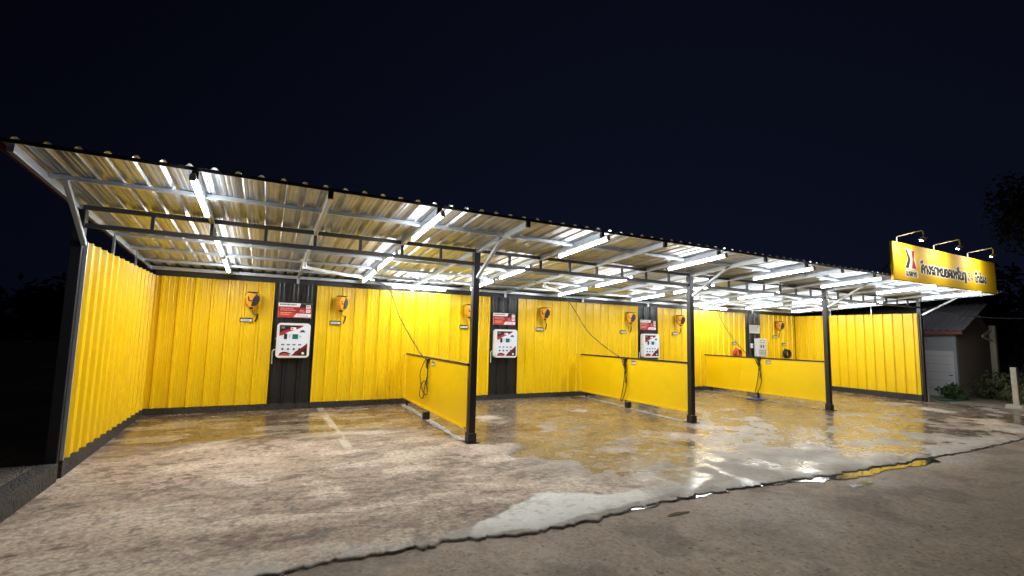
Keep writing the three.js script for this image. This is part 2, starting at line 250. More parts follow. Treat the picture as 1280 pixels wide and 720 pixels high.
// rough cement strips laid on the floor along the dividers
const stripM = new THREE.MeshStandardMaterial({ color: lin(0.9, 0.9, 0.9), map: dataTex(256, 256, (u, v) => { const k = 0.30 + 0.34 * (fbm(u * 14, v * 14, 4) - 0.5) + 0.2 * (fbm(u * 60, v * 60, 2) - 0.5); return [k, k * 0.93, k * 0.82]; }, true), roughness: 0.8, side: THREE.DoubleSide });
for (let k = 1; k <= 3; k++) {
  const pos = [], uv = [], idx = [], n = 90;
  for (let i = 0; i <= n; i++) { const z = -D + 0.1 + (D - 0.25) * i / n, w0 = 0.10 * (fbm(z * 3 + k * 7, 3, 4) - 0.3), w1 = 0.055 + 0.14 * (fbm(z * 2.5 + k * 11, 8, 4) - 0.4), y = floorY(z) + 0.010; const xs = [k * W - 0.08 + w0, k * W - 0.10 - w1]; for (const [j, x] of xs.entries()) { pos.push(x, y - 0.004 * j, z); uv.push(x / 1.5, z / 1.5); } }
  for (let i = 0; i < n; i++) { const a = 2 * i; idx.push(a, a + 1, a + 2, a + 1, a + 3, a + 2); }
  const g = new THREE.BufferGeometry(); g.setAttribute('position', new THREE.Float32BufferAttribute(pos, 3)); g.setAttribute('uv', new THREE.Float32BufferAttribute(uv, 2)); g.setIndex(idx); g.computeVertexNormals(); structure('cement_strip', g, stripM);
}
// half-height dividers
for (let k = 1; k <= 3; k++) {
  const t = thing('divider_wall', [k * W, 0, 0], ['low yellow flat sheet divider with coiled hose, between first two bays from the kerb', 'low yellow flat sheet divider in the middle of the four bays', 'low yellow flat sheet divider with hose above the blue mat'][k - 1], 'divider', 'half height dividers');
  const x = [-0.05, -0.03, 0][k - 1];
  for (let i = 0; i < 3; i++) { const g = new THREE.BoxGeometry(0.018, 0.93, 1.155, 1, 8, 10).translate(x + 0.0012 * (i % 2), BASE + 0.465, -0.06 - 0.5775 - i * 1.157), q = g.attributes.position; for (let n = 0; n < q.count; n++) q.setX(n, q.getX(n) + 0.010 * (fbm(q.getY(n) * 2.2 + k * 9, q.getZ(n) * 2.2 + 30, 2) - 0.5)); g.computeVertexNormals(); mesh('panel', g, yel(), t); }
  mesh('top_rail', bar([x, 1.135, -0.05], [x, 1.135, -D + 0.03], 0.045, 0.035), M.post, t);
  mesh('bottom_rail', bar([x - 0.03, BASE + 0.02, -0.05], [x - 0.03, BASE + 0.02, -D + 0.05], 0.03, 0.03), M.yellow, t);
  for (const z of [-1.8, -3.3]) mesh('foot', box(0.035, BASE - floorY(z) + 0.03, 0.035, x - 0.03, (BASE + floorY(z)) / 2, z), M.post, t);
}

// ------------------------------------------------------------------ canopy
const canopy = thing('canopy', [0, 0, 0], 'long galvanised ribbed metal canopy on black square steel posts', 'canopy');
for (let i = 0; i <= 4; i++) {
  const x = i * W + (i === 0 ? -0.055 : i === 4 ? 0.075 : 0), y1 = 2.84;
  const p = mesh('post', rbox(0.1, y1 + 0.1, 0.1, 0.008, x, y1 / 2 - 0.05, 0), M.post, canopy);
  if (i > 0 && i < 4) { mesh('collar', rbox(0.135, 0.15, 0.135, 0.012, x, 0.07, 0), M.post, p); mesh('base_plate', box(0.2, 0.012, 0.2, x, 0.008, 0), M.post, p); }
  mesh('brace', bar([x + (i ? 0 : 0.07), 2.45, 0.06], [x + (i ? 0 : 0.12), roofY(0.9) - 0.03, 0.92], 0.045, 0.045), M.silver, canopy);
  mesh('rear_post', box(0.06, roofY(-D) - 0.06, 0.06, x, (roofY(-D) - 0.06) / 2, -D - 0.075), M.post, canopy);
}
for (let b = 0; b < 4; b++) {
  const x0 = b * W + (b ? 0.0 : -0.04), x1 = (b + 1) * W - 0.0;
  const t = mesh('truss', merge([bar([x0, 2.868, 0], [x1, 2.868, 0], 0.05, 0.05), bar([x0, 2.668, 0], [x1, 2.668, 0], 0.05, 0.05)]), M.chord, canopy);
  for (let k = 1; k < 8; k++) mesh('web', box(0.036, 0.15, 0.036, b * W + k * W / 8, 2.768, 0), M.chord, t);
}
const tubeLines = [];
for (let i = 0; i <= 16; i++) {
  const x = i === 0 ? -0.07 : i === 16 ? XR + 0.1 : i * W / 4, dp = 0.075;
  const r = mesh('rafter', bar([x, roofY(ZB + 0.05) - dp / 2 - 0.002, ZB + 0.05], [x, roofY(ZE - 0.05) - dp / 2 - 0.002, ZE - 0.05], 0.045, dp), M.silver, canopy);
  if (i % 16) mesh('end_cap', box(0.052, dp + 0.012, 0.035, x, roofY(ZE - 0.04) - dp / 2 - 0.006, ZE - 0.036), M.post, r);
  if (i % 2) tubeLines.push(x);
}
for (const z of [0.94, -1.22, -2.05, -2.95]) mesh('purlin', bar([-0.1, roofY(z) - 0.024, z], [XR + 0.14, roofY(z) - 0.024, z], 0.04, 0.042), M.silver, canopy);
mesh('rear_beam', bar([-0.1, roofY(-3.5) - 0.055, -3.5], [XR + 0.14, roofY(-3.5) - 0.055, -3.5], 0.06, 0.06), M.silver, canopy);
{ // roof sheets run front to back
  const len = (ZE - ZB) / Math.cos(Math.atan(SL)), th = Math.atan(SL), w = 0.76, variants = [0, 1, 2].map(() => shiftUv(sheetGeo(w, len, 0.19, 0.032, 0, 0.075, 0.026, 0.003)));
  for (let i = 0; i * w < XR + 0.25; i++) {
    const o = mesh('roof_sheet', variants[i % 3], M.galv, canopy); // local x across, y along, z up
    o.rotation.set(-Math.PI / 2 - 0, 0, 0); o.rotation.x = -Math.PI / 2 - th;
    o.position.set(-0.13 + i * w, roofY(ZE) + 0.001 + 0.0018 * (i % 2), ZE);
    o.rotation.x = -Math.PI / 2 - th; // y axis -> -z and slightly down
  }
  mesh('eave_trim', bar([-0.14, roofY(ZE) - 0.006, ZE + 0.004], [XR + 0.14, roofY(ZE) - 0.006, ZE + 0.004], 0.006, 0.034), M.chord, canopy);
  mesh('verge_trim', bar([-0.15, roofY(ZB) + 0.0, ZB], [-0.15, roofY(ZE) + 0.0, ZE], 0.012, 0.09), mat([0.10, 0.012, 0.012], 0.5), canopy);
  mesh('verge_trim', bar([XR + 0.14, roofY(ZB) + 0.0, ZB], [XR + 0.14, roofY(ZE) + 0.0, ZE], 0.012, 0.09), M.silver, canopy);
}

// ------------------------------------------------------------------ tube lights
const glows = [[0.95, 0.985, 1.0, 1], [0.97, 0.99, 1.0, 1.08], [0.94, 0.98, 1.0, 0.9], [1.0, 0.99, 0.97, 1.02], [0.93, 0.975, 1.0, 0.94]].map(([r, g, b, k]) => new THREE.MeshStandardMaterial({ color: 0xffffff, emissive: lin(r, g, b), emissiveIntensity: TUBE_GLOW * k, roughness: 0.4 }));
let tubeCount = 0;
function tubeLight(label, group) {
  const t = thing('tube_light', [0, 0, 0], label, 'light', group), L = 1.2;
  mesh('batten', rbox(0.036, 0.022, L, 0.004, 0, -0.011, 0), M.white, t);
  mesh('tube', cyl(0.022, 0.022, L - 0.05, 14).rotateX(Math.PI / 2).translate(0, -0.045, 0), glows[tubeCount++ % 5], t);
  for (const s of [-1, 1]) mesh('end_cap', rbox(0.05, 0.052, 0.026, 0.004, 0, -0.043, s * (L / 2 - 0.013)), M.white, t);
  const a = new THREE.RectAreaLight(new THREE.Color().setRGB(0.95, 0.985, 1.0), TUBE_LIGHT, 0.03, L - 0.06); a.rotation.x = -Math.PI / 2; a.position.y = -0.0705; a.castShadow = true; t.add(a);
  return t;
}
const rows = [[1.15, 'between the front eave and black truss', 'front row tube lights'], [-0.92, 'just behind the black truss', 'middle row tube lights'], [-2.38, 'in the row nearest the back wall', 'rear row tube lights']];
const nth = ['first', 'second', 'third', 'fourth', 'fifth', 'sixth', 'seventh', 'eighth'];
for (const [z, label, group] of rows) for (const [k, x] of tubeLines.entries()) { const t = tubeLight(nth[k] + ' tube light from the kerb end, ' + label, group); t.position.set(x, roofY(z) - 0.079, z); t.rotation.x = -Math.atan(SL); const w = mesh('cable', tubeGeo([[0, -0.01, -0.58], [0.03, -0.04, -0.66], [0.02, -0.005, -0.72], [0, 0.03, -0.74]], 0.005, 16, 5), M.white, t); }
for (const x of [W + 0.05, 3 * W - 0.05]) { const t = tubeLight('tube light lying along the back wall top behind the ' + (x < 9 ? 'coiled hose divider' : 'divider above the blue mat'), 'tube lights along the back wall'); t.position.set(x, roofY(-3.2) - 0.105, -3.2); t.rotation.y = Math.PI / 2; }

// ------------------------------------------------------------------ printed boards
function canvasTex(w, h, draw) { const c = document.createElement('canvas'); c.width = w; c.height = h; draw(c.getContext('2d'), w, h); const t = new THREE.CanvasTexture(c); t.colorSpace = THREE.SRGBColorSpace; return t; }
// simple stroked letter shapes for the Thai lettering: polylines and loops in a unit box
const G = {
  lo: { w: 0.9, p: [[[.12, .78], [.12, .45], [.3, .12], [.65, .1], [.85, .35], [.85, 1]], [[.15, .6], [.45, .45], [.62, .6], [.85, .55]]], c: [[.2, .86, .1]] },
  aa: { w: 0.62, p: [[[.08, .3], [.3, .1], [.52, .3], [.52, 1]]] }, tho: { w: .72, p: [[[.05, -.2], [.2, -.34], [.34, -.2], [.5, -.42]]] },
  ngo: { w: 0.75, p: [[[.08, .55], [.3, .95], [.5, 1], [.64, .8], [.64, .28]]], c: [[.52, .2, .11]] },
  ro: { w: 0.66, p: [[[.52, .8], [.52, .5], [.15, .4], [.12, .2], [.5, .1], [.62, .02]]], c: [[.42, .88, .11]] },
  tho2: { w: 0.9, p: [[[.26, .8], [.26, .62], [.1, .45], [.3, .12], [.65, .1], [.82, .35], [.82, 1]]], c: [[.18, .88, .1]] },
  ho: { w: 0.92, p: [[[.2, .28], [.22, 1]], [[.22, .62], [.5, .42], [.68, .4]], [[.6, .45], [.78, .7], [.78, 1]]], c: [[.14, .2, .1], [.74, .28, .11]] },
  yo: { w: 0.86, p: [[[.26, .28], [.34, .48], [.14, .6], [.12, .95], [.2, 1], [.7, 1], [.76, .9], [.76, .06]]], c: [[.22, .18, .1]] },
  o: { w: 0.82, p: [[[.14, .62], [.14, .95], [.22, 1], [.66, 1], [.72, .9], [.72, .3], [.5, .1], [.2, .16], [.12, .28]]], c: [[.24, .52, .1]] },
  do: { w: 0.88, p: [[[.36, .74], [.16, 1], [.1, .5], [.28, .12], [.62, .1], [.8, .35], [.8, 1]]], c: [[.42, .64, .1]] },
  e: { w: 0.42, p: [[[.14, .06], [.14, .82]]], c: [[.24, .88, .1]] },
  nyo: { w: 1.1, p: [[[.22, .8], [.22, .62], [.08, .45], [.26, .12], [.52, .1], [.66, .35], [.66, 1], [.95, 1], [.95, .06]], [[.6, 1.3], [.8, 1.15], [.95, 1.35]]], c: [[.15, .88, .1]] },
  cho: { w: 0.86, p: [[[.3, .5], [.16, .7], [.2, 1], [.66, 1], [.72, .4], [.88, .02]]], c: [[.24, .36, .1]] },
  wo: { w: 0.66, p: [[[.52, .8], [.56, .35], [.35, .1], [.1, .24]]], c: [[.44, .88, .1]] },
  oo: { w: 0.5, p: [[[.44, -.5], [.14, -.5], [.3, -.2], [.2, .82]]], c: [[.3, .88, .1]] },
  mo: { w: 0.9, p: [[[.2, .28], [.22, .82]], [[.3, .9], [.74, .72]], [[.76, .06], [.76, 1]]], c: [[.14, .2, .1], [.2, .9, .1]] },
  ii: { mark: 1, p: [[[.1, -.16], [.3, -.4], [.62, -.16], [.1, -.16]], [[.62, -.16], [.62, -.48]]] }, am: { mark: 1, p: [[[.2, -.2], [.5, -.14], [.7, -.36]]], c: [[.22, -.28, .09]] }, ek: { mark: 1, p: [[[.5, -.46], [.5, -.72]]] },
};
function thai(ctx, word, x, y, h, wide, color, lw) {
  ctx.strokeStyle = color; ctx.lineWidth = lw; ctx.lineJoin = ctx.lineCap = 'round'; let px = x, last = x;
  for (const k of word) {
    if (k === ' ') { px += 0.4 * h * wide; continue; }
    const g = G[k], ox = g.mark || k === 'tho' ? last : px, X = (a) => ox + a * h * wide, Y = (b) => y - h + b * h;
    for (const l of g.p) { ctx.beginPath(); l.forEach((q, i) => i ? ctx.lineTo(X(q[0]), Y(q[1])) : ctx.moveTo(X(q[0]), Y(q[1]))); ctx.stroke(); }
    for (const c of g.c || []) { ctx.beginPath(); ctx.arc(X(c[0]), Y(c[1]), c[2] * h, 0, 7); ctx.stroke(); }
    if (!g.mark && k !== 'tho') { last = px; px += g.w * h * wide + h * 0.05; }
  }
  return px;
}
const lines = (ctx, x, y, w, h, n, col, seed) => { const r = rng(seed); ctx.fillStyle = col; for (let i = 0; i < n; i++) { let q = x; while (q < x + w * (0.75 + 0.25 * r())) { const l = h * (0.3 + r()); ctx.fillRect(q, y + i * h * 1.9, l, h); q += l + h * 0.35; } } };
const priceTex = canvasTex(512, 248, (c, w, h) => {
  c.fillStyle = '#a3121d'; c.fillRect(0, 0, w, h); c.fillStyle = '#23161c'; c.beginPath(); c.moveTo(330, 0); c.lineTo(512, 0); c.lineTo(512, 70); c.lineTo(300, 70); c.fill();
  c.fillStyle = '#f3f1f3'; c.beginPath(); c.moveTo(0, 0); c.lineTo(344, 0); c.lineTo(322, 62); c.lineTo(0, 62); c.fill(); lines(c, 22, 16, 280, 20, 1, '#3c3a48', 5);
  c.fillStyle = '#c2402c'; c.fillRect(0, 150, 250, 80); c.fillStyle = '#e9a27c'; lines(c, 34, 84, 260, 16, 2, '#e8aaa2', 8); lines(c, 40, 160, 180, 14, 2, '#f0b684', 12);
  c.fillStyle = '#fbe7d8'; c.fillRect(424, 22, 72, 62); c.fillStyle = '#f0e6ea'; c.fillRect(424, 100, 72, 56); lines(c, 330, 110, 74, 14, 2, '#e7b8bd', 15); lines(c, 436, 40, 40, 16, 1, '#a3121d', 25); lines(c, 436, 118, 40, 14, 1, '#a3121d', 26);
  c.fillStyle = '#f1f3f6'; c.beginPath(); c.moveTo(276, 176); c.lineTo(505, 176); c.lineTo(505, 236); c.lineTo(240, 236); c.fill(); lines(c, 290, 190, 190, 12, 2, '#b8868f', 18);
});
const panelTex = canvasTex(512, 600, (c, w, h) => {
  c.fillStyle = '#dfe5f0'; c.fillRect(0, 0, w, h); c.fillStyle = '#2a1418'; c.beginPath(); c.moveTo(0, 0); c.lineTo(420, 0); c.bezierCurveTo(340, 60, 220, 70, 130, 120); c.lineTo(0, 210); c.fill();
  c.fillStyle = '#b4232e'; c.beginPath(); c.moveTo(0, 210); c.lineTo(0, 160); c.bezierCurveTo(120, 60, 260, 80, 400, 10); c.lineTo(430, 10); c.bezierCurveTo(300, 110, 180, 90, 60, 200); c.fill();
  c.fillStyle = '#7b7076'; c.fillRect(30, 24, 60, 44); c.fillStyle = '#f6f4f4'; c.fillRect(196, 40, 96, 46); c.fillStyle = '#d2323c'; c.fillRect(206, 50, 36, 24);
  c.fillStyle = '#39405c'; c.beginPath(); c.moveTo(360, 128); c.lineTo(388, 92); c.lineTo(430, 88); c.lineTo(458, 120); c.lineTo(458, 138); c.lineTo(360, 138); c.fill();
  c.fillStyle = '#17151b'; c.fillRect(84, 168, 56, 108); c.fillStyle = '#4d4c55'; c.fillRect(104, 190, 14, 60);
  c.fillStyle = '#20242b'; c.fillRect(232, 176, 104, 22); c.fillRect(232, 250, 104, 20); c.fillStyle = '#2aa98a'; c.fillRect(244, 200, 88, 46); c.fillStyle = '#7ccbb9'; c.fillRect(360, 200, 26, 36); lines(c, 172, 186, 30, 12, 3, '#8f97a6', 40);
  for (let i = 0; i < 4; i++) { c.fillStyle = '#3c4153'; c.fillRect(44 + i * 100, 372, 58, 20); c.beginPath(); c.fillStyle = '#15161c'; c.arc(72 + i * 100, 470, 19, 0, 7); c.fill(); c.fillStyle = '#8b8f9c'; c.fillRect(50 + i * 100, 402, 44, 7); }
  c.fillStyle = '#6f1019'; c.beginPath(); c.moveTo(512, 350); c.bezierCurveTo(440, 420, 380, 470, 300, 520); c.lineTo(240, 600); c.lineTo(512, 600); c.fill(); c.fillStyle = '#24090d'; c.beginPath(); c.moveTo(512, 440); c.lineTo(360, 560); c.lineTo(400, 600); c.lineTo(512, 600); c.fill();
  c.fillStyle = '#c43a45'; c.beginPath(); c.moveTo(0, 600); c.bezierCurveTo(60, 520, 150, 510, 210, 600); c.fill(); c.fillStyle = '#2b0d10'; c.beginPath(); c.moveTo(20, 560); c.bezierCurveTo(80, 500, 150, 520, 240, 570); c.lineTo(180, 570); c.bezierCurveTo(120, 540, 80, 540, 20, 590); c.fill();
  c.fillStyle = '#e7e9e4'; c.beginPath(); c.arc(440, 552, 26, 0, 7); c.fill();
});
const noticeTex = canvasTex(256, 160, (c, w, h) => { c.fillStyle = '#cfd2d2'; c.fillRect(0, 0, w, h); lines(c, 16, 18, 210, 12, 5, '#8d9094', 51); c.fillStyle = '#7d2b30'; c.fillRect(196, 18, 20, 30); });
const coinTex = canvasTex(256, 400, (c, w, h) => { c.fillStyle = '#c9cbc9'; c.fillRect(0, 0, w, h); c.fillStyle = '#30423e'; c.fillRect(70, 30, 110, 60); c.fillStyle = '#e6efe9'; c.fillRect(84, 42, 82, 34); c.fillStyle = '#221f22'; c.fillRect(60, 140, 44, 66); c.fillRect(130, 140, 44, 66); c.fillStyle = '#9b3b34'; c.fillRect(140, 150, 14, 30); for (let i = 0; i < 5; i++) { c.fillStyle = '#3a3b44'; c.fillRect(30 + i * 42, 250, 18, 120); c.fillStyle = '#8a8d92'; c.fillRect(30 + i * 42, 290, 18, 20); } });
const labelTex = canvasTex(256, 96, (c, w, h) => { c.fillStyle = '#17161a'; c.fillRect(0, 0, w, h); c.fillStyle = '#ece9ea'; c.fillRect(16, 30, 224, 52); lines(c, 34, 42, 180, 24, 1, '#4a4750', 61); });
const faceOn = (w, h, tex, rough = 0.4) => [new THREE.PlaneGeometry(w, h), new THREE.MeshStandardMaterial({ map: tex, roughness: rough })];
const priceMat = faceOn(1, 1, priceTex, 0.6)[1], panelMat = faceOn(1, 1, panelTex, 0.4)[1], noticeMat = faceOn(1, 1, noticeTex, 0.6)[1], coinMat = faceOn(1, 1, coinTex, 0.4)[1], labelMat = faceOn(1, 1, labelTex, 0.6)[1];
const ZW = -D + 0.042; // front of the ribs
const bayWord = ['in the bay beside the kerb', 'in the second bay from the kerb', 'in the third bay from the kerb'];
for (let b = 0; b < 3; b++) {
  const cx = b * W + 2.28;
  const p = thing('price_board', [cx, 1.83, ZW], 'red and white printed price board on black strip ' + bayWord[b], 'sign', 'price boards');
  mesh('board', box(0.60, 0.285, 0.008, 0, 0.1425, 0.004), M.white, p); mesh('print', new THREE.PlaneGeometry(0.596, 0.281).translate(0, 0.1425, 0.0105), priceMat, p);
  const c = thing('control_panel', [cx, 1.065, ZW], 'white rounded coin control panel on black strip ' + bayWord[b], 'control box', 'wash control panels');
  const sh = new THREE.Shape(), w = 0.285, h = 0.325, r = 0.06; sh.moveTo(-w + r, -h); sh.lineTo(w - r, -h); sh.absarc(w - r, -h + r, r, -Math.PI / 2, 0); sh.lineTo(w, h - r); sh.absarc(w - r, h - r, r, 0, Math.PI / 2); sh.lineTo(-w + r, h); sh.absarc(-w + r, h - r, r, Math.PI / 2, Math.PI); sh.lineTo(-w, -h + r); sh.absarc(-w + r, -h + r, r, Math.PI, Math.PI * 1.5);
  mesh('cabinet', new THREE.ExtrudeGeometry(sh, { depth: 0.13, bevelEnabled: true, bevelSize: 0.008, bevelThickness: 0.008, bevelSegments: 2, curveSegments: 6 }).translate(0, h, 0.008), M.white, c);
  mesh('face_plate', new THREE.PlaneGeometry(0.50, 0.58).translate(0, h, 0.150), panelMat, c);
  for (let i = 0; i < 4; i++) mesh('button', cyl(0.018, 0.02, 0.012, 12).rotateX(Math.PI / 2).translate(-0.18 + i * 0.098, h - 0.164, 0.155), M.dark, c);
  mesh('coin_slot', rbox(0.05, 0.10, 0.014, 0.004, -0.141, h + 0.075, 0.156), M.dark, c); mesh('display', rbox(0.10, 0.07, 0.012, 0.004, 0.028, h + 0.075, 0.155), mat([0.02, 0.16, 0.12], 0.25), c);
  mesh('lock', cyl(0.016, 0.016, 0.02, 12).rotateZ(Math.PI / 2).translate(-0.30, h + 0.03, 0.07), M.silver, c);
  const q = thing('wall_pipe', [cx - 0.345, 0.94, ZW], 'short pale pipe bent beside the control panel ' + bayWord[b], 'pipe', 'pipes beside control panels');
  mesh('pipe', tubeGeo([[0, 0, 0.02], [0, 0.15, 0.02], [0, 0.24, 0.02], [0.03, 0.27, 0.02], [0.05, 0.27, 0.02]], 0.012, 24, 8, 0.2), mat([0.45, 0.52, 0.54], 0.5), q);
}
{
  const p = thing('notice_board', [16.16, 1.845, ZW], 'plain pale notice on black strip nearest the tiled hut', 'sign'); mesh('board', box(0.52, 0.27, 0.008, 0, 0.135, 0.004), M.white, p); mesh('print', new THREE.PlaneGeometry(0.516, 0.266).translate(0, 0.135, 0.0105), noticeMat, p);
  const c = thing('control_panel', [16.35, 1.09, ZW], 'narrow square cornered pale control box nearest the tiled hut', 'control box'); mesh('cabinet', rbox(0.46, 0.59, 0.14, 0.012, 0, 0.295, 0.07), M.white, c); mesh('face_plate', new THREE.PlaneGeometry(0.43, 0.56).translate(0, 0.295, 0.142), coinMat, c);
  const s = thing('wall_switch', [15.97, 1.36, ZW], 'small white switch box beside narrow control box', 'switch'); mesh('switch_box', rbox(0.09, 0.15, 0.05, 0.01, 0, 0.075, 0.025), M.white, s); mesh('rocker', rbox(0.03, 0.05, 0.01, 0.003, 0, 0.075, 0.053), M.grey, s);
}

// ------------------------------------------------------------------ hose reels on the back wall and their plates
function hoseReel(x, y, turn, label, tail) {
  const t = thing('hose_reel', [x, y, ZW], label, 'hose reel', 'orange hose reels on the back wall');
  mesh('bracket', merge([rbox(0.10, 0.17, 0.012, 0.004, 0, 0, 0.006), box(0.20, 0.014, 0.26, 0, 0.152, 0.14), box(0.05, 0.16, 0.012, 0, 0.08, 0.014)]), M.dark, t);
  const place = (g) => g.rotateY(turn).translate(0, 0, 0.165);
  const sh = new THREE.Shape(); for (const [i, q] of [[-0.06, -0.15], [0.05, -0.15], [0.12, -0.06], [0.125, 0.06], [0.07, 0.125], [-0.09, 0.12], [-0.13, 0.03], [-0.105, -0.09]].entries()) i ? sh.lineTo(...q) : sh.moveTo(...q); sh.closePath();
  const body = mesh('casing', place(new THREE.ExtrudeGeometry(sh, { depth: 0.10, bevelEnabled: true, bevelSize: 0.016, bevelThickness: 0.022, bevelSegments: 3, curveSegments: 8 }).translate(0, 0, -0.05)), M.orange, t);
  const pl = new THREE.Shape(); pl.moveTo(-0.03, -0.14); pl.lineTo(0.06, -0.13); pl.lineTo(0.118, -0.03); pl.lineTo(0.112, 0.06); pl.lineTo(0.05, 0.11); pl.lineTo(0.0, 0.02); pl.closePath();
  mesh('side_plate', place(new THREE.ExtrudeGeometry(pl, { depth: 0.014, bevelEnabled: true, bevelSize: 0.004, bevelThickness: 0.004, bevelSegments: 1 }).translate(0, 0, 0.07)), M.blackHub, body);
  mesh('badge', place(merge([box(0.024, 0.10, 0.006, -0.085, 0.03, 0.076).rotateZ(0.25), box(0.08, 0.022, 0.006, -0.055, -0.03, 0.076)])), M.blackHub, body);
  mesh('rear_plate', place(cyl(0.09, 0.09, 0.02, 20).rotateX(Math.PI / 2).translate(0, 0, -0.076)), M.blackHub, body);
  mesh('hose_guide', place(rbox(0.06, 0.05, 0.07, 0.01, -0.01, -0.18, 0)), M.dark, t);
  mesh('hose', tubeGeo([[0, -0.18, 0.165], [0.02 * tail, -0.26, 0.15], [0.07 * tail, -0.31, 0.10], [0.11 * tail, -0.33, 0.05]], 0.008, 24, 6), M.hose, t);
  t.scale.setScalar(0.88);
  mesh('blow_gun', tubeGeo([[0.115 * tail, -0.29, 0.045], [0.11 * tail, -0.37, 0.045], [0.075 * tail, -0.47, 0.04]], 0.016, 14, 8), M.dark, t);
}
const reels = [[1.537, 2.14, 0.25, 1], [3.12, 2.16, 0.8, 1], [5.92, 2.13, 0.3, 1], [7.95, 2.16, -0.5, 1], [10.72, 2.16, -0.45, 1], [12.62, 2.16, -0.5, 1], [17.3, 2.14, -0.4, 1]];
const reelWord = ['orange hose reel on wall between the kerb side wall and first black strip', 'orange hose reel on wall just past the first black strip from the kerb', 'orange hose reel partly behind the first post past the coiled hose divider', 'orange hose reel on wall just past the second black strip from the kerb', 'orange hose reel on wall just before the third black strip from the kerb', 'orange hose reel on wall just past the third black strip from the kerb', 'orange hose reel on wall between the narrow control box and far side wall'];
const reelShort = ['first', 'second', 'third', 'fourth', 'fifth', 'sixth', 'seventh'];
reels.forEach(([x, y, a, s], i) => {
  hoseReel(x, y, a, reelWord[i], s);
  const p = thing('wall_label', [x - 0.08 + (i === 4 ? -0.08 : 0), 1.72, ZW], 'small black and white plate under ' + reelShort[i] + ' hose reel from the kerb', 'label', 'small plates under the hose reels');
  mesh('plate', box(0.21, 0.08, 0.006, 0, 0.04, 0.003), M.dark, p); mesh('print', new THREE.PlaneGeometry(0.206, 0.077).translate(0, 0.04, 0.0085), labelMat, p);
});
for (const [x, m, word] of [[15.2, M.red, 'red'], [17.75, M.dark, 'dark']]) { // coiled hoses hung in the last bay
  const t = thing('coiled_hose', [x, 1.18, ZW], `${word} hose coiled on a wall hook in the bay nearest the hut`, 'hose'), g = [];
  for (let k = 0; k < 4; k++) g.push(new THREE.TorusGeometry(0.15 - 0.008 * k, 0.017, 8, 28).translate(0.01 * (k % 2), 0, 0.03 + 0.03 * k)); mesh('coil', merge(g), m, t); mesh('hook', merge([box(0.03, 0.09, 0.008, 0, 0.15, 0.004), box(0.025, 0.02, 0.15, 0, 0.12, 0.075)]), M.dark, t);
  const p = thing('wall_label', [x - 0.05, 1.47, ZW], `small plate above the ${word} coiled hose`, 'label', 'small plates above coiled hoses'); mesh('plate', box(0.21, 0.08, 0.006, 0, 0.04, 0.003), M.dark, p); mesh('print', new THREE.PlaneGeometry(0.206, 0.077).translate(0, 0.04, 0.0085), labelMat, p);
}

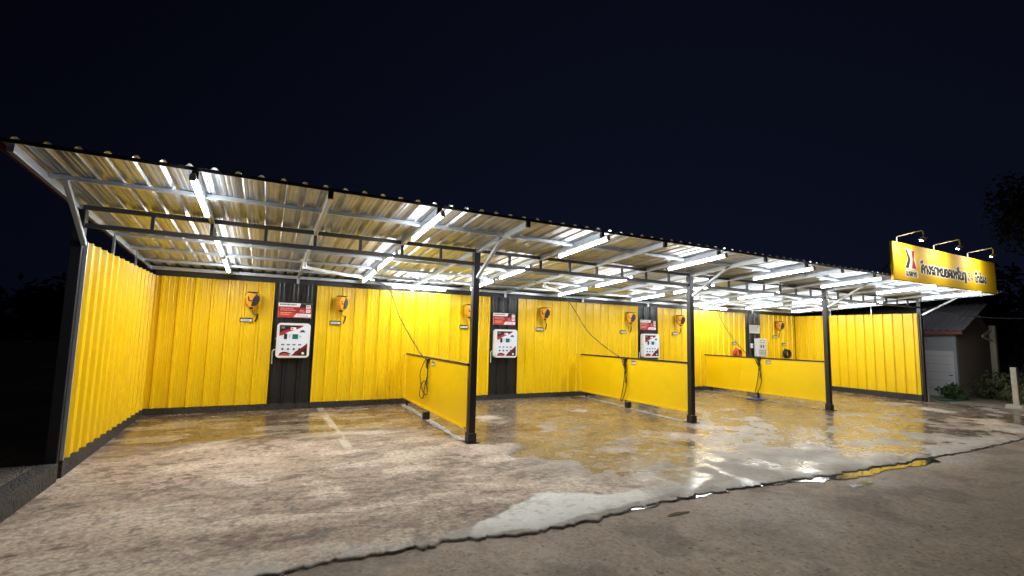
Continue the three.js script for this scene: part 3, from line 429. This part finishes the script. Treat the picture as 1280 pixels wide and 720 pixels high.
// ------------------------------------------------------------------ ceiling booms, pressure hoses and lances
for (let b = 0; b < 3; b++) {
  const px = b * W + 2.3, pz = -1.75, top = roofY(pz) - 0.05, dx = (b + 1) * W - 0.05;
  const end = [[3.55, 2.56, -2.42], [7.8, 2.575, -2.38], [12.78, 2.585, -2.35]][b];
  const word = ['over the bay beside the kerb', 'over the second bay from the kerb', 'over the third bay from the kerb'][b];
  const t = thing('ceiling_boom', [px, top, pz], 'pale swivel hose boom hung from the roof ' + word, 'boom', 'ceiling hose booms');
  mesh('hanger', merge([box(0.14, 0.012, 0.14, 0, -0.0, 0), cyl(0.025, 0.025, 0.12, 12).translate(0, -0.055, 0)]), M.white, t);
  mesh('swivel', cyl(0.04, 0.04, 0.06, 16).translate(0, -0.12, 0), M.silver, t);
  const e = [end[0] - px, end[1] - top, end[2] - pz], mid = [e[0] * 0.6, -0.125 + (e[1] + 0.125) * 0.6, e[2] * 0.6];
  mesh('arm', merge([bar([0, -0.125, 0], mid, 0.07, 0.05), bar(mid, e, 0.025, 0.025)]), M.white, t);
  const h = thing('pressure_hose', [end[0], end[1], end[2]], ['thin black hose from ceiling boom, coiled on the divider panel', 'thin black hose from ceiling boom, doubled down the middle divider', 'thin black hose from ceiling boom, hanging over the blue mat'][b], 'hose', 'pressure wash hoses');
  const pxx = (b + 1) * W + [-0.05, -0.03, 0][b] - 0.045, L = (x, y, z) => [x - end[0], y - end[1], z - end[2]];
  const drop = [[[3.55, 2.55, -2.42], [3.82, 2.40, -2.35], [4.05, 1.85, -2.28], [4.40, 1.26, -2.2], [pxx, 1.10, -2.05]], [[7.8, 2.56, -2.38], [8.1, 2.18, -2.35], [8.45, 1.70, -2.3], [8.9, 1.30, -2.1], [pxx, 1.13, -1.95]], [[12.78, 2.57, -2.35], [12.98, 2.15, -2.3], [13.2, 1.75, -2.2], [13.5, 1.3, -2.0], [pxx, 1.12, -1.85]]][b];
  mesh('drop', tubeGeo(drop.map((q) => L(...q)), 0.009, 60, 7), M.hose, h);
  const z0 = [-1.98, -1.85, -1.78][b], loop = [];
  if (b === 0) { loop.push(L(pxx, 1.10, z0 - 0.07), L(pxx - 0.01, 1.0, z0 - 0.2), L(pxx - 0.02, 0.82, z0 - 0.34), L(pxx - 0.01, 0.62, z0 - 0.30), L(pxx, 0.47, z0 - 0.12), L(pxx - 0.015, 0.48, z0 + 0.12), L(pxx - 0.02, 0.62, z0 + 0.12), L(pxx - 0.02, 0.70, z0 - 0.06), L(pxx - 0.03, 0.58, z0 - 0.24), L(pxx - 0.02, 0.40, z0 - 0.30), L(pxx, 0.38, z0 - 0.16), L(pxx, 0.6, z0 - 0.08), L(pxx, 0.8, z0 + 0.04), L(pxx, 1.0, z0 + 0.06)); } else { loop.push(L(pxx, 1.12, z0 - 0.1), L(pxx - 0.01, 0.9, z0 + 0.02), L(pxx - 0.02, 0.62, z0 + 0.10), L(pxx - 0.03, 0.36, z0 + 0.06), L(pxx - 0.02, 0.16, z0 - 0.06), L(pxx - 0.01, 0.2, z0 - 0.10), L(pxx, 0.5, z0 - 0.03), L(pxx, 0.85, z0 + 0.02), L(pxx, 1.02, z0 + 0.05)); }
  mesh('slack_loop', tubeGeo(loop, 0.009, 150, 7), M.hose, h);
  const g = thing('spray_gun', [pxx, 1.0, z0 + 0.04], 'black spray gun with red trigger hooked on the ' + ['coiled hose divider', 'middle divider', 'divider above the blue mat'][b], 'spray gun', 'spray guns');
  mesh('lance', merge([tubeGeo([[0, 0.10, -0.07], [0, 0.05, -0.02], [0, -0.05, 0.02], [0, -0.42, 0.01]], 0.011, 24, 8), rbox(0.03, 0.16, 0.045, 0.008, 0, 0.02, -0.02)]), M.dark, g); mesh('trigger', tubeGeo([[0, 0.08, -0.04], [0, 0.03, -0.085], [0, -0.04, -0.07]], 0.007, 12, 6), M.red, g);
  mesh('holder', merge([box(0.05, 0.03, 0.10, 0.01, 0.10, -0.02), box(0.008, 0.09, 0.06, 0.03, 0.08, -0.02)]), M.dark, g);
  const p = thing('wall_label', [pxx + 0.032, 1.0, z0 + 0.28], 'small pale plate beside the gun on the ' + ['coiled hose divider', 'middle divider', 'divider above the blue mat'][b], 'label', 'small plates on the dividers'); p.rotation.y = -Math.PI / 2; mesh('plate', box(0.14, 0.08, 0.006, 0, 0.04, 0.003), M.white, p); mesh('print', new THREE.PlaneGeometry(0.136, 0.077).translate(0, 0.04, 0.0085), labelMat, p);
  if (b < 2) { const c = thing('lance_cup', [pxx - 0.03, floorY(z0) + 0.004, z0 + 0.16], 'small black lance cup on the floor by the ' + ['coiled hose divider', 'middle divider'][b], 'cup', 'lance cups on the floor'); mesh('cup', rbox(0.11, 0.13, 0.11, 0.012, 0, 0.065, 0), M.dark, c); mesh('rim', new THREE.TorusGeometry(0.04, 0.008, 6, 18).rotateX(Math.PI / 2).translate(0, 0.132, 0), M.grey, c); }
}
{ const t = thing('floor_mat', [13.62, floorY(-1.7) + 0.006, -1.75], 'small dark blue mat on the wet floor below the hose', 'mat'); mesh('mat_pad', rbox(0.42, 0.016, 0.34, 0.006, 0, 0.008, 0), M.blue, t); }

// ------------------------------------------------------------------ roadside sign and its lamps
const signTex = canvasTex(2048, 332, (c, w, h) => {
  c.fillStyle = '#f6c400'; c.fillRect(0, 0, w, h);
  const poly = (p, col) => { c.fillStyle = col; c.beginPath(); p.forEach((q, i) => i ? c.lineTo(...q) : c.moveTo(...q)); c.closePath(); c.fill(); };
  poly([[196, 34], [330, 40], [366, 70], [360, 110], [392, 206], [384, 220], [206, 226], [190, 200], [246, 130]], '#f6eee2');
  poly([[196, 38], [238, 46], [290, 134], [244, 218], [196, 212], [246, 132]], '#26221d');
  poly([[308, 50], [366, 48], [346, 128], [388, 214], [306, 212], [322, 128]], '#b81423');
  c.fillStyle = '#f6eee2'; c.fillRect(188, 232, 226, 62); c.lineWidth = 10;
  thai(c, ['e', 'e', 'ro', 'do', 'aa', 'ro'], 200, 284, 40, 1.15, '#17141a', 12);
  const hours = ['cho', 'am', 'ek', 'wo', 'oo', 'mo', 'ngo'], fit = (word, hh, want) => { const k = word.filter((q) => !G[q].mark && q !== 'tho'); return (want - k.length * hh * 0.05) / (hh * k.reduce((a, q) => a + G[q].w, 0)); };
  const big = ['lo', 'tho', 'aa', 'ngo', 'ro', 'tho2', 'ho', 'yo', 'o', 'do', 'e', 'ho', 'ro', 'ii', 'yo', 'nyo'];
  for (const [col, lw] of [['#f8f2e6', 38], ['#120e16', 23]]) { thai(c, big, 466, 236, 78, fit(big, 78, 905), col, lw); }
  c.font = 'bold 116px sans-serif'; c.lineJoin = 'round'; c.lineWidth = 9; c.strokeStyle = '#f8f2e6'; c.strokeText('24', 1384, 238); c.fillStyle = '#b30d1c'; c.fillText('24', 1384, 238);
  for (const [col, lw] of [['#f8f2e6', 34], ['#120e16', 19]]) thai(c, hours, 1556, 236, 66, fit(hours, 66, 258), col, lw);
});
{
  const X0 = 13.2, X1 = 18.31, Y0 = 2.92, Y1 = 3.735, w = X1 - X0, h = Y1 - Y0, z = 1.675;
  const t = thing('roadside_sign', [X0 + w / 2, Y0, z], 'long yellow sign board with black lettering and red and black emblem above the eave', 'sign');
  mesh('sign_box', rbox(w, h, 0.05, 0.006, 0, h / 2, 0), M.yellow, t);
  mesh('sign_face', new THREE.PlaneGeometry(w - 0.03, h - 0.03).translate(0, h / 2, 0.0285), new THREE.MeshStandardMaterial({ map: signTex, roughness: 0.75 }), t);
  for (const x of [-2.2, 0, 2.2]) mesh('stay', bar([x, h * 0.7, -0.04], [x, 0.02, -0.55], 0.04, 0.04), M.silver, t);
  for (const [x, word] of [[13.55, 'over the red and black emblem'], [15.2, 'over the middle of the lettering'], [16.95, 'over the red number']]) {
    const l = thing('sign_lamp', [x, Y1, z], 'bent arm floodlight above the sign, ' + word, 'lamp', 'floodlights above the sign');
    mesh('arm', tubeGeo([[0, -0.1, -0.042], [0, 0.11, -0.042], [0, 0.14, -0.02], [0, 0.19, 0.38], [0, 0.17, 0.42], [0, 0.06, 0.425]], 0.014, 48, 8, 0.15), mat([0.55, 0.50, 0.40], 0.4), l);
    const hg = rbox(0.17, 0.10, 0.04, 0.01).rotateX(0.75).translate(0, 0.02, 0.42); mesh('lamp_head', hg, M.grey, l);
    mesh('lamp_glass', new THREE.PlaneGeometry(0.15, 0.08).rotateX(Math.PI + 0.75).translate(0, 0.02 - 0.022 * Math.sin(0.75), 0.42 - 0.022 * Math.cos(0.75)), M.glow, l);
    const a = new THREE.RectAreaLight(lin(1, 0.96, 0.86), SPOT_POWER, 0.15, 0.08); a.position.set(0, 0.02 - 0.03, 0.42 - 0.04); a.rotation.x = -0.5; a.castShadow = true; l.add(a);
  }
}

// ------------------------------------------------------------------ right side: hut, posts, hose, cable, plants
{
  const t = thing('tiled_hut', [20.7, -0.02, -0.02], 'small dim hut with dark wavy tiled roof and pale door', 'building');
  const wallM = mat([0.48, 0.52, 0.58], 0.9), brickM = mat([0.36, 0.29, 0.24], 0.95), L = 3.4, Wd = 3.0, H = 2.15;
  mesh('wall', box(0.12, H, L, 0.06, H / 2, -L / 2), wallM, t); mesh('wall', box(0.12, H, L, Wd - 0.06, H / 2, -L / 2), wallM, t); mesh('wall', box(Wd - 0.25, H, 0.12, Wd / 2, H / 2, -0.062), brickM, t); mesh('wall', box(Wd - 0.25, H, 0.12, Wd / 2, H / 2, -L + 0.062), brickM, t);
  const door = mesh('door', box(0.04, 1.55, 0.92, -0.025, 0.78, -0.52), mat([0.82, 0.84, 0.86], 0.55), t); mesh('handle', box(0.03, 0.03, 0.09, -0.055, 0.75, -0.16), M.dark, door);
  for (let i = 0; i < 5; i++) mesh('door_slat', box(0.012, 0.012, 0.86, -0.05, 0.3 + 0.27 * i, -0.52), mat([0.5, 0.52, 0.56], 0.6), door);
  mesh('vent', box(0.03, 0.10, 0.5, -0.02, 1.93, -0.95), mat([0.55, 0.5, 0.42], 0.6), t);
  mesh('fascia', box(0.03, 0.13, L + 0.6, -0.32, 2.17, -L / 2), mat([0.30, 0.11, 0.09], 0.7), t);
  const pos = [], idx = [], n = 90, m = 10; for (let i = 0; i <= n; i++) for (let j = 0; j <= m; j++) { const z = 0.35 - (L + 0.7) * i / n, f = j / m; pos.push(-0.36 + 2.0 * f, 2.24 + 0.95 * f + 0.03 * Math.sin(i / n * (L + 0.7) / 0.19 * 2 * Math.PI) + 0.02 * ((j * 1) % 2), z); } for (let i = 0; i < n; i++) for (let j = 0; j < m; j++) { const a = i * (m + 1) + j; idx.push(a, a + 1, a + m + 1, a + 1, a + m + 2, a + m + 1); }
  const g = new THREE.BufferGeometry(); g.setAttribute('position', new THREE.Float32BufferAttribute(pos, 3)); g.setIndex(idx); g.computeVertexNormals(); mesh('roof', g, mat([0.28, 0.28, 0.31], 0.8), t);
  mesh('roof', merge([bar([1.62, 3.19, 0.3], [1.62, 3.19, -L - 0.3], 0.16, 0.08)]), mat([0.055, 0.05, 0.06], 0.85), t);
  const s2 = new THREE.Shape([new THREE.Vector2(0, 0), new THREE.Vector2(Wd, 0), new THREE.Vector2(1.62, 1.0)]); mesh('gable', new THREE.ExtrudeGeometry(s2, { depth: 0.1, bevelEnabled: false }).translate(0, H, -0.12), brickM, t); t.scale.setScalar(0.93);
}
const concM = mat([0.42, 0.38, 0.31], 0.9);
{
  const a = thing('concrete_post', [22.3, -0.08, 0.36], 'tall pale concrete post with a side bracket in front of the hut', 'post'); mesh('shaft', rbox(0.15, 2.34, 0.15, 0.02, 0, 1.17, 0).applyMatrix4(new THREE.Matrix4().makeRotationZ(0.02)), concM, a); mesh('bracket', bar([-0.05, 2.22, 0], [-0.5, 2.0, -0.1], 0.06, 0.06), concM, a); mesh('bracket', bar([-0.05, 1.82, 0], [-0.47, 1.97, -0.1], 0.05, 0.05), concM, a);
  const b = thing('concrete_post', [19.6, -0.08, 1.54], 'short leaning pale concrete post near the road edge', 'post'); mesh('shaft', rbox(0.12, 1.14, 0.12, 0.015, 0, 0.57, 0).applyMatrix4(new THREE.Matrix4().makeRotationZ(0.05)), concM, b); mesh('foot', rbox(0.45, 0.12, 0.35, 0.03, 0, 0.10, 0), concM, b);
  const c = thing('standpipe', [XR + 0.33, 0.0, -0.02], 'short pale standpipe beside the far wall post', 'pipe'); mesh('pipe', merge([cyl(0.03, 0.03, 0.3, 12).translate(0, 0.14, 0), cyl(0.04, 0.04, 0.04, 12).translate(0, 0.29, 0)]), mat([0.6, 0.58, 0.5], 0.6), c);
  const d = thing('garden_hose', [XR + 0.4, 0.0, 0], 'green garden hose lying beside the short standpipe', 'hose'); mesh('hose', tubeGeo([[-0.05, 0.16, 0], [0.08, 0.13, 0.02], [0.3, 0.03, 0.1], [0.7, 0.02, 0.25], [1.1, 0.02, 0.3], [1.3, 0.02, 0.15]], 0.02, 50, 8), M.green, d);
  const e = thing('overhead_cable', [XR + 0.1, 2.62, 0], 'grey cable slung from the far wall post past the hut roof', 'cable'); mesh('cable', tubeGeo([[0, 0, 0], [1.4, -0.14, 0.5], [2.8, -0.18, 1.0], [4.4, -0.1, 1.6]], 0.014, 40, 6), M.grey, e);
}
function leafCloud(n, rx, ry, rz, size, seed, cy = 0) {
  const r = rng(seed), pos = [], nor = [], q = new THREE.Quaternion(), e = new THREE.Euler(), a = new THREE.Vector3(), cl = []; for (let i = 0; i < 26; i++) { const t = r() * 6.283, p = Math.acos(2 * r() - 1), k = Math.cbrt(r()) * 0.85; cl.push([Math.sin(p) * Math.cos(t) * k * rx, Math.cos(p) * k * ry + cy, Math.sin(p) * Math.sin(t) * k * rz]); }
  for (let i = 0; i < n; i++) {
    const c = cl[Math.floor(r() * 26)], g = () => (r() + r() + r() - 1.5) * 0.62, x = c[0] + g() * rx * 0.55, y = c[1] + g() * ry * 0.55, z = c[2] + g() * rz * 0.55, s = size * (0.6 + 0.8 * r()); e.set(r() * 6.28, r() * 6.28, r() * 6.28); q.setFromEuler(e);
    const P = [[-0.32, 0, 0], [0, -0.9, 0.12], [0.32, 0, 0], [0, 0.9, 0.12]].map((v) => a.set(...v).multiplyScalar(s).applyQuaternion(q).clone().add(new THREE.Vector3(x, Math.max(y, 0.02), z))); const N = new THREE.Vector3().crossVectors(P[1].clone().sub(P[0]), P[3].clone().sub(P[0])).normalize();
    for (const k of [0, 1, 3, 1, 2, 3]) { pos.push(P[k].x, P[k].y, P[k].z); nor.push(N.x, N.y, N.z); }
  }
  const g = new THREE.BufferGeometry(); g.setAttribute('position', new THREE.Float32BufferAttribute(pos, 3)); g.setAttribute('normal', new THREE.Float32BufferAttribute(nor, 3)); return g;
}
const leafM = [[0.07, 0.12, 0.04], [0.10, 0.115, 0.045], [0.06, 0.10, 0.045]].map((c) => mat(c, 0.6));
[[20.25, 0.0, 0.38, 0.3, 'low dark weeds against the hut door'], [21.6, 0.75, 0.75, 0.55, 'dark leafy bush at the foot of the tall concrete post'], [23.4, 1.6, 1.1, 0.9, 'broad dim bush behind the short leaning post'], [27.4, -0.6, 2.0, 2.0, 'tall dim bush past the tall concrete post'], [20.9, 1.4, 0.5, 0.35, 'small ragged weeds by the short leaning post']].forEach(([x, z, rx, ry, label], i) => {
  const t = thing('bush', [x, -0.07, z], label, 'bush'); mesh('foliage', leafCloud(900 + i * 400, rx, ry, rx, 0.06, 100 + i, ry * 0.75), leafM[i % 3], t).userData.kind = 'stuff';
  const st = []; for (let k = 0; k < 5; k++) st.push(tubeGeo([[0, 0, 0], [(rand() - 0.5) * rx, ry * 0.5, (rand() - 0.5) * rx], [(rand() - 0.5) * rx * 1.5, ry * 1.1, (rand() - 0.5) * rx * 1.5]], 0.012, 10, 5)); mesh('stem', merge(st), mat([0.06, 0.045, 0.03], 0.9), t);
});
{
  const t = thing('tree', [25.2, -0.07, 2.2], 'dim leafy tree overhanging beyond the sign board', 'tree');
  mesh('trunk', merge([tubeGeo([[0, 0, 0], [0.05, 1.5, 0.05], [-0.1, 3.2, 0], [0, 5.2, -0.1]], 0.17, 24, 9), tubeGeo([[-0.05, 2.8, 0], [-0.8, 4.2, -0.2], [-1.5, 5.4, -0.6]], 0.08, 16, 7), tubeGeo([[0, 3.5, 0], [0.8, 4.9, 0.5], [1.5, 6.2, 0.8]], 0.08, 16, 7), tubeGeo([[0, 3, 0], [-0.2, 4.6, 0.9], [-0.6, 6, 1.6]], 0.07, 16, 7)]), mat([0.07, 0.055, 0.04], 0.9), t);
  mesh('crown', leafCloud(18000, 2.3, 2.3, 2.3, 0.11, 501, 6.4), leafM[1], t).userData.kind = 'stuff';
}
{ // unlit wood far behind the lot, one dark mass
  const g = [], r = rng(900); for (let k = 0; k < 46; k++) { const a = -1.9 + 3.6 * k / 45, R = 60 + 18 * r(), h = 5 + 5 * r(); g.push(leafCloud(1500, 5.5, h * 0.55, 5.5, 0.5, 700 + k, h * 0.5).translate(8 + Math.sin(a) * R, -0.06, -Math.cos(a) * R)); }
  const w = mesh('distant_wood', mergeGeometries(g), mat([0.02, 0.026, 0.014], 0.9), scene); tag(w, 'dark unlit wood far behind the wash lot', null, null, 'stuff');
}
renderer.render(scene, camera);
